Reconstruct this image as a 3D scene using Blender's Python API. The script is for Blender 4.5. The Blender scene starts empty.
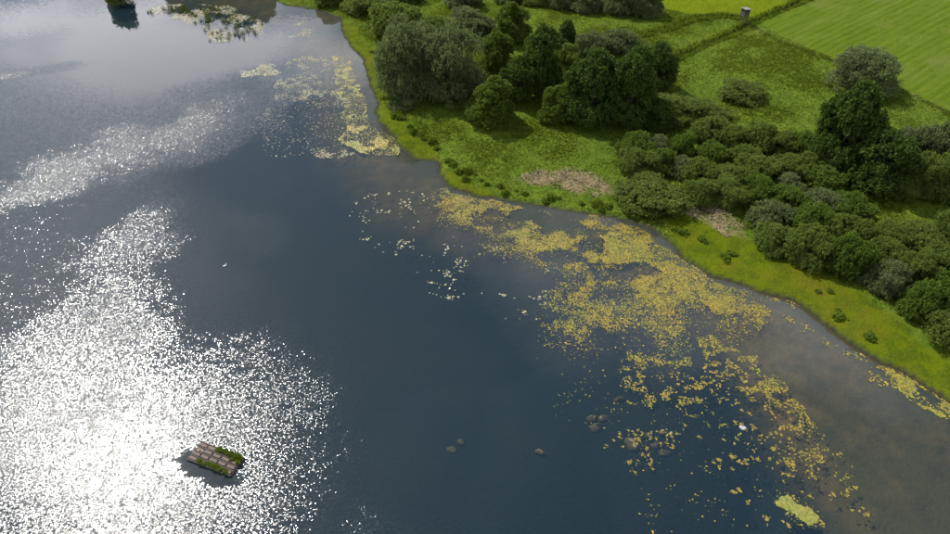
import bpy, math, random
import numpy as np

SC = bpy.context.scene
COL = SC.collection
random.seed(7)
RNG = np.random.default_rng(11)
PI = math.pi

# ------------------------------------------------------------------ camera
CAM_H = 60.0                       # drone height over the lake, metres
PITCH = math.radians(41.0)         # looking down by this much
FPX = 633.0                        # focal length in photo pixels (950 wide)
cam_d = bpy.data.cameras.new('camera')
cam = bpy.data.objects.new('camera', cam_d)
COL.objects.link(cam)
cam_d.sensor_fit = 'HORIZONTAL'
cam_d.angle = 2 * math.atan(475.0 / FPX)
cam_d.clip_start = 0.5
cam_d.clip_end = 9000
cam.location = (0, 0, CAM_H)
cam.rotation_euler = (math.radians(90) - PITCH, 0, 0)
SC.camera = cam

# ------------------------------------------------------------------ light
SUN_EL = math.radians(49.6)
SUN_AZ = math.radians(-45.4)       # measured from +Y towards +X
sun_dir = (math.sin(SUN_AZ) * math.cos(SUN_EL), math.cos(SUN_AZ) * math.cos(SUN_EL), math.sin(SUN_EL))
sl = bpy.data.lights.new('sun', 'SUN')
sl.energy = 4.6
sl.angle = math.radians(0.53)
sl.color = (1.0, 0.955, 0.88)
so = bpy.data.objects.new('sun', sl)
COL.objects.link(so)
so.location = (-200, 200, 300)
so.rotation_euler = (math.radians(90) - SUN_EL, 0, PI - SUN_AZ)

W = bpy.data.worlds.new('World')
SC.world = W
W.use_nodes = True
wn, wl = W.node_tree.nodes, W.node_tree.links
wn.clear()
w_out = wn.new('ShaderNodeOutputWorld')
w_bg = wn.new('ShaderNodeBackground')
w_bg.inputs['Strength'].default_value = 0.10
sky = wn.new('ShaderNodeTexSky')
sky.sky_type = 'NISHITA'
sky.sun_disc = False
sky.sun_elevation = SUN_EL
sky.sun_rotation = SUN_AZ
sky.altitude = 50
sky.air_density = 1.0
sky.dust_density = 1.2
sky.ozone_density = 1.0
# broken fair-weather cloud all over the sky, on a flat cloud deck (direction / height)
w_tc = wn.new('ShaderNodeTexCoord')
w_sep = wn.new('ShaderNodeSeparateXYZ')
wl.new(w_tc.outputs['Generated'], w_sep.inputs[0])
w_max = wn.new('ShaderNodeMath'); w_max.operation = 'MAXIMUM'; w_max.inputs[1].default_value = 0.06
wl.new(w_sep.outputs['Z'], w_max.inputs[0])
w_dx = wn.new('ShaderNodeMath'); w_dx.operation = 'DIVIDE'
w_dy = wn.new('ShaderNodeMath'); w_dy.operation = 'DIVIDE'
wl.new(w_sep.outputs['X'], w_dx.inputs[0]); wl.new(w_max.outputs[0], w_dx.inputs[1])
wl.new(w_sep.outputs['Y'], w_dy.inputs[0]); wl.new(w_max.outputs[0], w_dy.inputs[1])
w_com = wn.new('ShaderNodeCombineXYZ')
wl.new(w_dx.outputs[0], w_com.inputs[0]); wl.new(w_dy.outputs[0], w_com.inputs[1])
w_map = wn.new('ShaderNodeMapping')
w_map.inputs['Location'].default_value = (48.1, 34.2, 0.0)
wl.new(w_com.outputs[0], w_map.inputs[0])
w_no = wn.new('ShaderNodeTexNoise')
w_no.inputs['Scale'].default_value = 0.8
w_no.inputs['Detail'].default_value = 6
w_no.inputs['Roughness'].default_value = 0.55
wl.new(w_map.outputs[0], w_no.inputs['Vector'])
w_ramp = wn.new('ShaderNodeValToRGB')
w_ramp.color_ramp.elements[0].position = 0.465
w_ramp.color_ramp.elements[1].position = 0.62
wl.new(w_no.outputs['Fac'], w_ramp.inputs[0])
w_mix = wn.new('ShaderNodeMix'); w_mix.data_type = 'RGBA'
wl.new(w_ramp.outputs['Color'], w_mix.inputs['Factor'])
wl.new(sky.outputs[0], w_mix.inputs['A'])
w_mix.inputs['B'].default_value = (20.5, 20.0, 21.2, 1)
wl.new(w_mix.outputs['Result'], w_bg.inputs['Color'])
wl.new(w_bg.outputs[0], w_out.inputs['Surface'])

SC.view_settings.view_transform = 'Standard'
SC.view_settings.look = 'None'
SC.view_settings.gamma = 1.0
SC.view_settings.exposure = 0.45
SC.view_settings.use_curve_mapping = False
SC.cycles.max_bounces = 6
SC.cycles.transparent_max_bounces = 8
SC.cycles.sample_clamp_indirect = 4.0
SC.cycles.caustics_reflective = False
SC.cycles.caustics_refractive = False

# ------------------------------------------------------------------ helpers
CP, SP = math.cos(PITCH), math.sin(PITCH)


def at(px, py, z=0.0):
    """photo pixel (950 x 534) -> point of the ground plane at height z"""
    a, b = px - 475.0, 267.0 - py
    fwd, dn = FPX * CP + b * SP, FPX * SP - b * CP
    t = (CAM_H - z) / dn
    return np.array((a * t, fwd * t))


def scale_at(py):                   # photo pixels per metre on the ground at row py
    return (FPX * SP - (267.0 - py) * CP) / CAM_H


def dep_at(py):                     # depression angle of row py
    return PITCH + math.atan((py - 267.0) / FPX)


def P(pts, z=0.0):
    return np.array([at(x, y, z) for x, y in pts])


def smooth(a, b, x):
    t = np.clip((x - a) / (b - a), 0, 1)
    return t * t * (3 - 2 * t)


def seg_dist(x, y, pl, closed=False):
    d = np.full(x.shape, 1e9)
    n = len(pl)
    for i in range(n if closed else n - 1):
        ax, ay = pl[i]; bx, by = pl[(i + 1) % n]
        vx, vy = bx - ax, by - ay
        L = vx * vx + vy * vy + 1e-12
        t = np.clip(((x - ax) * vx + (y - ay) * vy) / L, 0, 1)
        d = np.minimum(d, np.hypot(x - ax - t * vx, y - ay - t * vy))
    return d


def inside(x, y, pl):
    r = np.zeros(x.shape, bool)
    n = len(pl)
    for i in range(n):
        x1, y1 = pl[i]; x2, y2 = pl[(i + 1) % n]
        if y1 == y2:
            continue
        c = ((y1 > y) != (y2 > y)) & (x < (x2 - x1) * (y - y1) / (y2 - y1) + x1)
        r ^= c
    return r


def sdf(x, y, pl):                  # positive inside
    d = seg_dist(x, y, pl, True)
    return np.where(inside(x, y, pl), d, -d)


def vnoise(x, y, sc, seed=0):       # smooth value noise 0..1
    x = np.asarray(x) / sc + seed * 17.31 + 1000; y = np.asarray(y) / sc + seed * 9.77 + 1000
    ix, iy = np.floor(x).astype(np.int64), np.floor(y).astype(np.int64)
    fx, fy = x - ix, y - iy
    fx, fy = fx * fx * (3 - 2 * fx), fy * fy * (3 - 2 * fy)

    def h(a, b):
        v = (a * 374761393 + b * 668265263 + seed * 362437) & 0x7fffffff
        v = ((v ^ (v >> 13)) * 1274126177) & 0x7fffffff
        return ((v ^ (v >> 16)) & 0xffff) / 65535.0
    return (h(ix, iy) * (1 - fx) + h(ix + 1, iy) * fx) * (1 - fy) + (h(ix, iy + 1) * (1 - fx) + h(ix + 1, iy + 1) * fx) * fy


def fbm(x, y, sc, seed=0, o=3):
    r, a, t = 0, 1, 0
    for k in range(o):
        r = r + a * vnoise(x, y, sc / 2 ** k, seed + k); t += a; a *= .5
    return r / t


def mesh_np(name, verts, faces, mat=None, smooth_=False):
    """verts (n,3), faces (m,k) as numpy arrays"""
    me = bpy.data.meshes.new(name)
    verts = np.ascontiguousarray(verts, np.float32)
    faces = np.ascontiguousarray(faces, np.int32)
    m, k = faces.shape
    me.vertices.add(len(verts)); me.vertices.foreach_set('co', verts.ravel())
    me.loops.add(m * k); me.loops.foreach_set('vertex_index', faces.ravel())
    me.polygons.add(m)
    me.polygons.foreach_set('loop_start', np.arange(0, m * k, k, dtype=np.int32))
    if smooth_:
        me.polygons.foreach_set('use_smooth', np.ones(m, bool))
    me.update(calc_edges=True)
    if mat:
        me.materials.append(mat)
    return me


def link(name, me, parent=None):
    o = bpy.data.objects.new(name, me)
    COL.objects.link(o)
    if parent:
        o.parent = parent
    return o


def tag(o, label=None, cat=None, group=None, kind=None):
    if label: o['label'] = label
    if cat: o['category'] = cat
    if group: o['group'] = group
    if kind: o['kind'] = kind
    return o


class MB:
    """collects boxes, tubes and blobs for ONE mesh"""
    def __init__(s):
        s.v, s.f = [], []

    def add(s, v, f):
        n = len(s.v)
        s.v += [tuple(p) for p in v]; s.f += [tuple(i + n for i in q) for q in f]
        return s

    def box(s, c, d, rz=0.0, tilt=0.0):
        x, y, z = d[0] / 2, d[1] / 2, d[2] / 2
        b = min(x, y, z) * 0.25
        v = []
        for zz, k in ((-z, 1), (-z + b, 0), (z - b, 0), (z, 1)):
            for sx, sy in ((-1, -1), (1, -1), (1, 1), (-1, 1)):
                px, py, pz = sx * (x - b * k), sy * (y - b * k), zz
                px, pz = px * math.cos(tilt) + pz * math.sin(tilt), -px * math.sin(tilt) + pz * math.cos(tilt)
                v.append((c[0] + px * math.cos(rz) - py * math.sin(rz), c[1] + px * math.sin(rz) + py * math.cos(rz), c[2] + pz))
        f = [(3, 2, 1, 0), (12, 13, 14, 15)]
        for k in range(3):
            for i in range(4):
                j = (i + 1) % 4
                f.append((k * 4 + i, k * 4 + j, k * 4 + 4 + j, k * 4 + 4 + i))
        return s.add(v, f)

    def tube(s, pts, rad, n=7):
        pts = [np.array(p, float) for p in pts]
        v, f = [], []
        for i, p in enumerate(pts):
            t = pts[min(i + 1, len(pts) - 1)] - pts[max(i - 1, 0)]
            t /= np.linalg.norm(t) + 1e-9
            u = np.cross(t, (0.31, 0.87, 0.38) if abs(t[2]) > .8 else (0, 0, 1)); u /= np.linalg.norm(u)
            w = np.cross(t, u)
            for k in range(n):
                a = 2 * PI * k / n
                v.append(p + rad[i] * (math.cos(a) * u + math.sin(a) * w))
        for i in range(len(pts) - 1):
            for k in range(n):
                f.append((i * n + k, i * n + (k + 1) % n, (i + 1) * n + (k + 1) % n, (i + 1) * n + k))
        f.append(tuple(range(n - 1, -1, -1))); f.append(tuple((len(pts) - 1) * n + k for k in range(n)))
        return s.add(v, f)

    def mesh(s, name, mat, sm=False):
        me = bpy.data.meshes.new(name)
        me.from_pydata(s.v, [], s.f)
        if sm:
            for p in me.polygons: p.use_smooth = True
        me.materials.append(mat)
        me.update()
        return me


def mat_new(name):
    m = bpy.data.materials.new(name); m.use_nodes = True
    n, l = m.node_tree.nodes, m.node_tree.links
    n.clear()
    out = n.new('ShaderNodeOutputMaterial')
    return m, n, l, out


def nd(n, typ, **kw):
    o = n.new(typ)
    for k, v in kw.items():
        if k == 'op': o.operation = v
        elif k == 'ins':
            for a, b in v.items(): o.inputs[a].default_value = b
        else: setattr(o, k, v)
    return o


def mixc(n, l, fac, a, b, blend='MIX'):
    m = n.new('ShaderNodeMix'); m.data_type = 'RGBA'; m.blend_type = blend
    for key, val in (('Factor', fac), ('A', a), ('B', b)):
        if isinstance(val, (int, float)): m.inputs[key].default_value = val
        elif isinstance(val, tuple): m.inputs[key].default_value = (*val[:3], 1)
        else: l.new(val, m.inputs[key])
    return m.outputs['Result']


def math_(n, l, op, a, b=None):
    m = n.new('ShaderNodeMath'); m.operation = op
    for i, val in enumerate((a, b)):
        if val is None: continue
        if isinstance(val, (int, float)): m.inputs[i].default_value = val
        else: l.new(val, m.inputs[i])
    return m.outputs[0]


def ramp(n, l, src, p0, p1, c0=(0, 0, 0), c1=(1, 1, 1)):
    r = n.new('ShaderNodeValToRGB')
    r.color_ramp.elements[0].position = p0; r.color_ramp.elements[1].position = p1
    r.color_ramp.elements[0].color = (*c0, 1); r.color_ramp.elements[1].color = (*c1, 1)
    l.new(src, r.inputs[0])
    return r.outputs['Color']


def noise(n, l, vec, scale, detail=3, rough=.55, out='Fac'):
    t = n.new('ShaderNodeTexNoise')
    t.inputs['Scale'].default_value = scale; t.inputs['Detail'].default_value = detail; t.inputs['Roughness'].default_value = rough
    if vec is not None: l.new(vec, t.inputs['Vector'])
    return t.outputs[out]


# ------------------------------------------------------------------ shoreline
SHORE_PX = [(118, -22), (150, -15), (200, -9), (240, -6), (270, -3), (285, 5), (303, 7), (321, 10), (341, 18), (342, 30), (353, 48), (365, 61),
            (369, 78), (375, 94), (380, 104), (375, 112), (381, 124), (394, 136), (402, 148), (415, 158), (438, 161), (440, 174),
            (453, 188), (476, 196), (499, 198), (530, 204), (556, 209), (601, 215), (637, 222), (660, 232), (673, 246), (686, 261),
            (712, 277), (737, 283), (770, 295), (794, 301), (812, 313), (840, 336), (856, 347), (882, 363), (900, 370), (918, 381),
            (942, 397), (962, 410), (1010, 442), (1090, 500)]
SHORE = P(SHORE_PX)
# jitter between the traced points so that the waterline is not straight
_s = []
for i in range(len(SHORE) - 1):
    a, b = SHORE[i], SHORE[i + 1]
    L = np.hypot(*(b - a)); k = max(1, int(L / 1.2))
    nrm = np.array((-(b - a)[1], (b - a)[0])) / L
    for j in range(k):
        p = a + (b - a) * j / k
        _s.append(p + nrm * (fbm(p[0], p[1], 2.2, 3) - .5) * .9)
SHORE_F = np.array([(-700., 330.), (-250., 240.), (-120, 222)] + [tuple(p) for p in _s] + [(160., -40.), (330., -300.)])
LAND = np.array([tuple(p) for p in SHORE_F[::1]] + [(3000., -3000.), (6000., -3000.), (6000., 6000.), (-6000., 6000.), (-6000., 330.)])


def shore_sd(x, y):
    x = np.asarray(x, float); y = np.asarray(y, float)
    d = np.full(x.shape, 1e9)
    d = seg_dist(x, y, SHORE_F)
    return np.where(inside(x, y, LAND), d, -d)


DITCH = P([(610, 95), (645, 79), (670, 64), (701, 49), (732, 37), (752, 26), (785, 12), (818, -1), (850, -14)])
DITCH2 = P([(636, 40), (652, 36), (672, 30), (690, 24), (717, 20.5), (740, 23)])
EDGE = P([(752, 33), (783, 47), (826, 63), (872, 82), (902, 96), (960, 126), (1010, 150)])
# zones of the ground, as ground polygons
Z_LAWN = [P([(662, 226), (690, 214), (730, 232), (765, 252), (800, 270), (862, 292), (890, 318), (925, 345), (960, 372), (1010, 400), (1010, 450),
             (942, 400), (882, 366), (792, 303), (712, 280), (677, 250)]),
          P([(376, 108), (392, 112), (410, 128), (436, 150), (440, 164), (412, 160), (390, 138)]),
          P([(440, 168), (462, 178), (500, 196), (498, 202), (470, 199), (446, 186)]),
          P([(340, 14), (358, 30), (372, 50), (384, 78), (394, 104), (378, 110), (362, 60), (338, 34)])]
Z_TOP = P([(640, -40), (652, -6), (664, 12), (690, 19), (717, 18), (740, 20), (753, 22), (785, 9), (816, -4), (850, -17), (900, -40)])
Z_RIGHT = P([(758, 27), (788, 14), (822, 1), (856, -12), (940, -40), (1300, -60), (1300, 260), (1010, 146), (960, 123), (902, 93), (872, 79), (826, 60), (786, 43)])
Z_DRY = [P([(518, 181), (545, 174), (570, 172), (592, 178), (612, 187), (616, 197), (596, 197), (560, 191), (536, 186)]),
         P([(682, 207), (700, 207), (722, 214), (738, 226), (742, 238), (726, 238), (708, 224), (690, 216)])]


STONES = (
        (596, 427, 15, 1.0, -.42, 'flat brown stone under water, lower of the left pair'), (592, 417, 10, 1.0, -.18, 'brown stone just under water, upper of the left pair'),
        (603, 420, 12, 1., -.62, 'faint sunken stone beside the left pair'), (620, 398, 11, 1., -.35, 'flat sunken stone highest up near the drift of leaves'),
        (657, 446, 12, 1., -.25, 'yellowish stone under water in the middle of the sunken stones'), (632, 448, 18, 1., -.65, 'wide dim sunken stone left of the yellowish one'),
        (649, 434, 8, .9, .02, 'small stone breaking the surface above the yellowish one'), (663, 432, 8, 1.1, .05, 'rounded yellow stone breaking the surface'),
        (664, 455, 12, .9, -.45, 'sunken stone lowest of the middle group'), (540, 451, 10, .8, -.05, 'brown stone alone left of the sunken stones'),
        (461, 441, 8, 1., -.55, 'faint sunken stone in the open water, upper of two'), (452, 449, 10, .8, -.7, 'faint sunken stone in the open water, lower of two'))


def ground_h(x, y, sd=None):
    if sd is None: sd = shore_sd(x, y)
    lump = fbm(x, y, 6.0, 5) - .5
    fine = fbm(x, y, 1.6, 9, 2) - .5
    land = .03 + .38 * (1 - np.exp(-np.maximum(sd, 0) / 1.1)) + .008 * np.clip(sd, 0, 160)
    amp = smooth(1, 8, sd)
    land = land + amp * (lump * .55 + fine * .22)
    dd = seg_dist(x, y, DITCH)
    land = land - 1.0 * np.exp(-(dd / .75) ** 2) * smooth(2, 10, sd)
    dd = seg_dist(x, y, DITCH2)
    land = land - .4 * np.exp(-(dd / .8) ** 2)
    far = np.clip(-sd, 0, 400)
    # the right-hand bay is shallow, the open lake drops away
    shallow = smooth(20, 36, x - .15 * y)
    slope = .10 - .065 * shallow
    bed = .03 - slope * far - .0012 * far ** 2
    bed = np.maximum(bed, -3.5) + (fine * .10) * smooth(0, 3, far)
    for px, py, w, h, z, _ in STONES:     # each stone lies on a low shoal of the bed
        z = z * 1.7 if z < -.1 else z
        c = at(px, py, z)
        d2 = (x - c[0]) ** 2 + (y - c[1]) ** 2
        bed = np.where(d2 < 220, np.maximum(bed, z - .45 * w / scale_at(py) * h - .022 * d2), bed)
    return np.where(sd > 0, land, bed)


def axis(lo, hi, step, far_lo, far_hi):
    a = list(np.arange(lo, hi + .01, step))
    s, v = step, lo
    left = []
    while v > far_lo:
        s *= 1.35; v -= s; left.append(v)
    s, v = step, hi
    right = []
    while v < far_hi:
        s *= 1.35; v += s; right.append(v)
    return np.array(left[::-1] + a + right)


def sheet(xs, ys):
    X, Y = np.meshgrid(xs, ys)
    nx, ny = len(xs), len(ys)
    i = np.arange(nx * ny).reshape(ny, nx)
    F = np.stack((i[:-1, :-1], i[:-1, 1:], i[1:, 1:], i[1:, :-1]), -1).reshape(-1, 4)
    return X.ravel(), Y.ravel(), F


def soft(x, y, polys, w=1.0):
    r = np.zeros(x.shape)
    for p in polys:
        r = np.maximum(r, smooth(-w, w, sdf(x, y, p) + (fbm(x, y, 2.5, 21) - .5) * 2.2 * w))
    return r


gx, gy, gf = sheet(axis(-75, 150, .62, -3500, 3500), axis(24, 212, .62, -3000, 3500))
gsd = shore_sd(gx, gy)
gz = ground_h(gx, gy, gsd)
z_lawn = soft(gx, gy, Z_LAWN, 1.0)
z_top = soft(gx, gy, [Z_TOP], .7)
z_right = soft(gx, gy, [Z_RIGHT], .7)
z_dry = soft(gx, gy, Z_DRY, 1.0)
z_wet = np.clip(np.where(gsd > 0, 1 - smooth(.0, .5, gsd + (fbm(gx, gy, 2, 18) - .5) * .5), 1), 0, 1)
_dw = np.minimum(seg_dist(gx, gy, DITCH), seg_dist(gx, gy, DITCH2) + .1)
z_wet = np.maximum(z_wet, (1 - smooth(.25, .75, _dw + (fbm(gx, gy, 3, 17) - .5) * .8)) * smooth(3, 8, gsd))
z_dry = np.maximum(z_dry, .55 * (1 - smooth(.15, .6, seg_dist(gx, gy, EDGE) + (fbm(gx, gy, 6, 16) - .5) * .9)))
z_deep = smooth(3, 18, -gsd - 24 * smooth(20, 38, gx - .15 * gy) + (fbm(gx, gy, 9, 19) - .5) * 8)

# ------------------------------------------------------------------ ground material


def ground_material():
    m, n, l, out = mat_new('meadow_ground')
    bs = nd(n, 'ShaderNodeBsdfPrincipled', ins={'Roughness': .9})
    bs.inputs['Specular IOR Level'].default_value = .04
    geo = nd(n, 'ShaderNodeNewGeometry')
    pos = geo.outputs['Position']
    za = nd(n, 'ShaderNodeAttribute', attribute_name='zone_a')
    zb = nd(n, 'ShaderNodeAttribute', attribute_name='zone_b')
    sa = nd(n, 'ShaderNodeSeparateColor'); l.new(za.outputs['Color'], sa.inputs[0])
    sb = nd(n, 'ShaderNodeSeparateColor'); l.new(zb.outputs['Color'], sb.inputs[0])
    big = noise(n, l, pos, .07, 4)
    mid = noise(n, l, pos, .45, 4, .65)
    fin = noise(n, l, pos, 2.6, 4, .7)
    meadow = mixc(n, l, ramp(n, l, big, .35, .65), (.062, .108, .010), (.088, .128, .012))
    meadow = mixc(n, l, ramp(n, l, mid, .42, .66), meadow, (.046, .080, .007))
    meadow = mixc(n, l, ramp(n, l, fin, .52, .8), meadow, (.13, .13, .022))
    lawn = mixc(n, l, ramp(n, l, mid, .42, .60), (.072, .098, .0020), (.044, .068, .0030))
    lawn = mixc(n, l, ramp(n, l, big, .55, .72), lawn, (.088, .088, .006))
    lawn = mixc(n, l, ramp(n, l, fin, .5, .85), lawn, (.115, .118, .010))
    top = mixc(n, l, ramp(n, l, big, .3, .7), (.088, .120, .0012), (.104, .134, .0012))
    top = mixc(n, l, ramp(n, l, fin, .45, .8), top, (.080, .108, .0015))
    # mown field: swaths along the ditch direction
    ddir = DITCH[-1] - DITCH[5]
    ang = math.atan2(ddir[1], ddir[0])
    mp = nd(n, 'ShaderNodeMapping'); mp.inputs['Rotation'].default_value = (0, 0, -ang)
    l.new(pos, mp.inputs[0])
    wv = nd(n, 'ShaderNodeTexWave', bands_direction='Y'); l.new(mp.outputs[0], wv.inputs[0])
    wv.inputs['Scale'].default_value = .17; wv.inputs['Distortion'].default_value = 1.2
    wv.inputs['Detail'].default_value = 3; wv.inputs['Detail Scale'].default_value = .5
    mp2 = nd(n, 'ShaderNodeMapping'); mp2.inputs['Scale'].default_value = (.05, 1.0, 1)
    l.new(mp.outputs[0], mp2.inputs[0])
    streak = noise(n, l, mp2.outputs[0], 1.0, 4, .65)
    right = mixc(n, l, ramp(n, l, wv.outputs['Fac'], .2, .9), (.054, .092, .0030), (.068, .106, .0045))
    right = mixc(n, l, ramp(n, l, streak, .46, .74), right, (.090, .124, .014))
    right = mixc(n, l, ramp(n, l, big, .55, .75), right, (.092, .115, .022))
    dry = mixc(n, l, ramp(n, l, fin, .35, .62), (.26, .195, .12), (.10, .08, .04))
    dry = mixc(n, l, ramp(n, l, mid, .42, .62), dry, (.08, .10, .025))
    mud = mixc(n, l, ramp(n, l, mid, .3, .7), (.20, .135, .055), (.085, .070, .032))
    mud = mixc(n, l, ramp(n, l, big, .4, .7), mud, (.080, .080, .026))
    sz = nd(n, 'ShaderNodeSeparateXYZ'); l.new(pos, sz.inputs[0])
    mud = mixc(n, l, ramp(n, l, math_(n, l, 'ADD', sz.outputs[2], .5), .44, .53), mud, (.028, .026, .017))
    silt = mixc(n, l, ramp(n, l, big, .35, .7), (.014, .024, .030), (.022, .028, .028))
    c = mixc(n, l, sa.outputs[0], meadow, lawn)
    c = mixc(n, l, sa.outputs[1], c, top)
    c = mixc(n, l, sa.outputs[2], c, right)
    c = mixc(n, l, sb.outputs[0], c, dry)
    c = mixc(n, l, sb.outputs[1], c, mud)
    c = mixc(n, l, sb.outputs[2], c, silt)
    l.new(c, bs.inputs['Base Color'])
    hsum = math_(n, l, 'ADD', fin, math_(n, l, 'MULTIPLY', mid, 1.4))
    bp = nd(n, 'ShaderNodeBump', ins={'Strength': .75, 'Distance': .35}); l.new(hsum, bp.inputs['Height'])
    l.new(bp.outputs[0], bs.inputs['Normal'])
    l.new(bs.outputs[0], out.inputs['Surface'])
    return m


gm = mesh_np('ground', np.stack((gx, gy, gz), 1), gf, ground_material(), True)
for nm, ch in (('zone_a', (z_lawn, z_top, z_right)), ('zone_b', (z_dry, z_wet, z_deep))):
    at_ = gm.attributes.new(nm, 'FLOAT_COLOR', 'POINT')
    at_.data.foreach_set('color', np.stack((*ch, np.ones_like(gx)), 1).astype(np.float32).ravel())
tag(link('ground', gm), kind='structure')

# ------------------------------------------------------------------ water


def band(x, y, pl_px, w):           # soft strip of ruffled water along a line, half width w (m)
    return 1 - smooth(w * .1, w * 1.7, seg_dist(x, y, P(pl_px)) + (fbm(x, y, 5, 31) - .5) * w)


wx, wy, wf = sheet(axis(-110, 75, .9, -3500, 3000), axis(24, 226, .9, -3000, 420))
ruf = np.zeros(wx.shape)
blob = sdf(wx, wy, P([(-300, 390), (-60, 372), (60, 352), (165, 342), (230, 335), (262, 334), (300, 352), (338, 372), (342, 420), (350, 452), (318, 500),
                      (300, 534), (280, 640), (-300, 640)]))
ruf = np.maximum(ruf, .84 * smooth(-10, 9, blob + (fbm(wx, wy, 4, 33, 4) - .5) * 9))
col = sdf(wx, wy, P([(-40, 352), (20, 330), (62, 285), (96, 226), (150, 198), (180, 206), (188, 240), (160, 262), (158, 300), (190, 330), (200, 352), (30, 372)]))
ruf = np.maximum(ruf, 1.1 * smooth(-9, 10, col + (fbm(wx, wy, 8, 34, 4) - .5) * 13))
_st = sdf(wx, wy, P([(-80, 222), (0, 184), (60, 152), (150, 120), (212, 94), (246, 86), (252, 104), (240, 128), (195, 150), (125, 176), (70, 194), (0, 214), (-80, 250)]))
ruf = np.maximum(ruf, 1.75 * smooth(-11, 11, _st + (fbm(wx, wy, 9, 35, 4) - .5) * 14))
ruf = np.maximum(ruf, 1.7 * (1 - smooth(-118, -80, wx)) * band(wx, wy, [(-120, 93), (0, 77), (60, 68), (150, 56)], 2.6))
ruf = np.maximum(ruf, .45 * smooth(-10, 20, sdf(wx, wy, P([(-900, 30), (-100, 45), (60, 80), (150, 110), (200, 190), (180, 260), (200, 350), (120, 420), (-900, 420)]))))
ruf = np.maximum(ruf, .60 * smooth(-3, 5, sdf(wx, wy, P([(300, 534), (330, 500), (370, 470), (400, 500), (520, 508), (530, 540), (500, 600), (280, 600)])) + (fbm(wx, wy, 3, 37) - .5) * 5))
ruf *= .66 + .62 * fbm(wx, wy, 9, 36, 4)
# lee of the raft: a smooth slick
_c = at(206, 467.5)
_e1 = at(231, 479) - at(183, 457); _L = np.hypot(*_e1); _e1 = _e1 / _L; _e2 = np.array((-_e1[1], _e1[0]))
_u = ((wx - _c[0]) * _e1[0] + (wy - _c[1]) * _e1[1]) / (_L * .60); _v = ((wx - _c[0]) * _e2[0] + (wy - _c[1]) * _e2[1]) / 1.75
ruf *= smooth(.85, 1.35, np.hypot(_u, _v) + (fbm(wx, wy, 1.5, 38) - .5) * .5)
ruf = np.clip(ruf, 0, 2.4)


def water_material():
    m, n, l, out = mat_new('lake_water')
    geo = nd(n, 'ShaderNodeNewGeometry'); pos = geo.outputs['Position']
    at_ = nd(n, 'ShaderNodeAttribute', attribute_name='ruffle')
    r = at_.outputs['Fac']
    n1 = noise(n, l, pos, 4.0, 1, .6, 'Color')
    n2 = noise(n, l, pos, 12.0, 1, .5, 'Color')
    n3 = noise(n, l, pos, 1.3, 2, .5, 'Color')

    def centred(src, k):
        a = nd(n, 'ShaderNodeVectorMath', operation='SUBTRACT'); l.new(src, a.inputs[0]); a.inputs[1].default_value = (.5, .5, .5)
        b = nd(n, 'ShaderNodeVectorMath', operation='SCALE'); l.new(a.outputs[0], b.inputs[0]); b.inputs['Scale'].default_value = k
        return b.outputs[0]

    def vadd(a, b):
        o = nd(n, 'ShaderNodeVectorMath', operation='ADD'); l.new(a, o.inputs[0]); l.new(b, o.inputs[1]); return o.outputs[0]
    wave = vadd(centred(n1, .65), centred(n2, .85))
    gust = noise(n, l, pos, .75, 4, .65)
    r = math_(n, l, 'MULTIPLY', r, math_(n, l, 'ADD', math_(n, l, 'MULTIPLY', gust, 2.4), -.2))
    sc = nd(n, 'ShaderNodeVectorMath', operation='SCALE'); l.new(wave, sc.inputs[0])
    l.new(math_(n, l, 'ADD', r, .006), sc.inputs['Scale'])
    tot = vadd(sc.outputs[0], centred(n3, .02))
    flat = nd(n, 'ShaderNodeVectorMath', operation='MULTIPLY'); l.new(tot, flat.inputs[0]); flat.inputs[1].default_value = (1, 1, 0)
    up = vadd(flat.outputs[0], nd(n, 'ShaderNodeCombineXYZ', ins={'Z': 1.0}).outputs[0])
    nrm = nd(n, 'ShaderNodeVectorMath', operation='NORMALIZE'); l.new(up, nrm.inputs[0])
    N = nrm.outputs[0]
    fr = nd(n, 'ShaderNodeFresnel', ins={'IOR': 1.333}); l.new(N, fr.inputs['Normal'])
    gl = nd(n, 'ShaderNodeBsdfGlossy', ins={'Roughness': .13, 'Color': (1, 1, 1, 1)}); l.new(N, gl.inputs['Normal']); l.new(math_(n, l, 'ADD', math_(n, l, 'MULTIPLY', math_(n, l, 'MINIMUM', r, 1.0), .095), .045), gl.inputs['Roughness'])
    tr = nd(n, 'ShaderNodeBsdfTransparent', ins={'Color': (.80, .82, .74, 1)})
    df = nd(n, 'ShaderNodeBsdfDiffuse', ins={'Color': (.022, .048, .072, 1)})
    body = nd(n, 'ShaderNodeMixShader'); body.inputs[0].default_value = .25
    l.new(tr.outputs[0], body.inputs[1]); l.new(df.outputs[0], body.inputs[2])
    mx = nd(n, 'ShaderNodeMixShader'); l.new(fr.outputs[0], mx.inputs[0]); l.new(body.outputs[0], mx.inputs[1]); l.new(gl.outputs[0], mx.inputs[2])
    l.new(mx.outputs[0], out.inputs['Surface'])
    return m


wm = mesh_np('lake', np.stack((wx, wy, np.zeros_like(wx)), 1), wf, water_material(), True)
at_ = wm.attributes.new('ruffle', 'FLOAT', 'POINT')
at_.data.foreach_set('value', ruf.astype(np.float32))
tag(link('lake_water', wm), kind='structure')

# ------------------------------------------------------------------ plant materials


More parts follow.
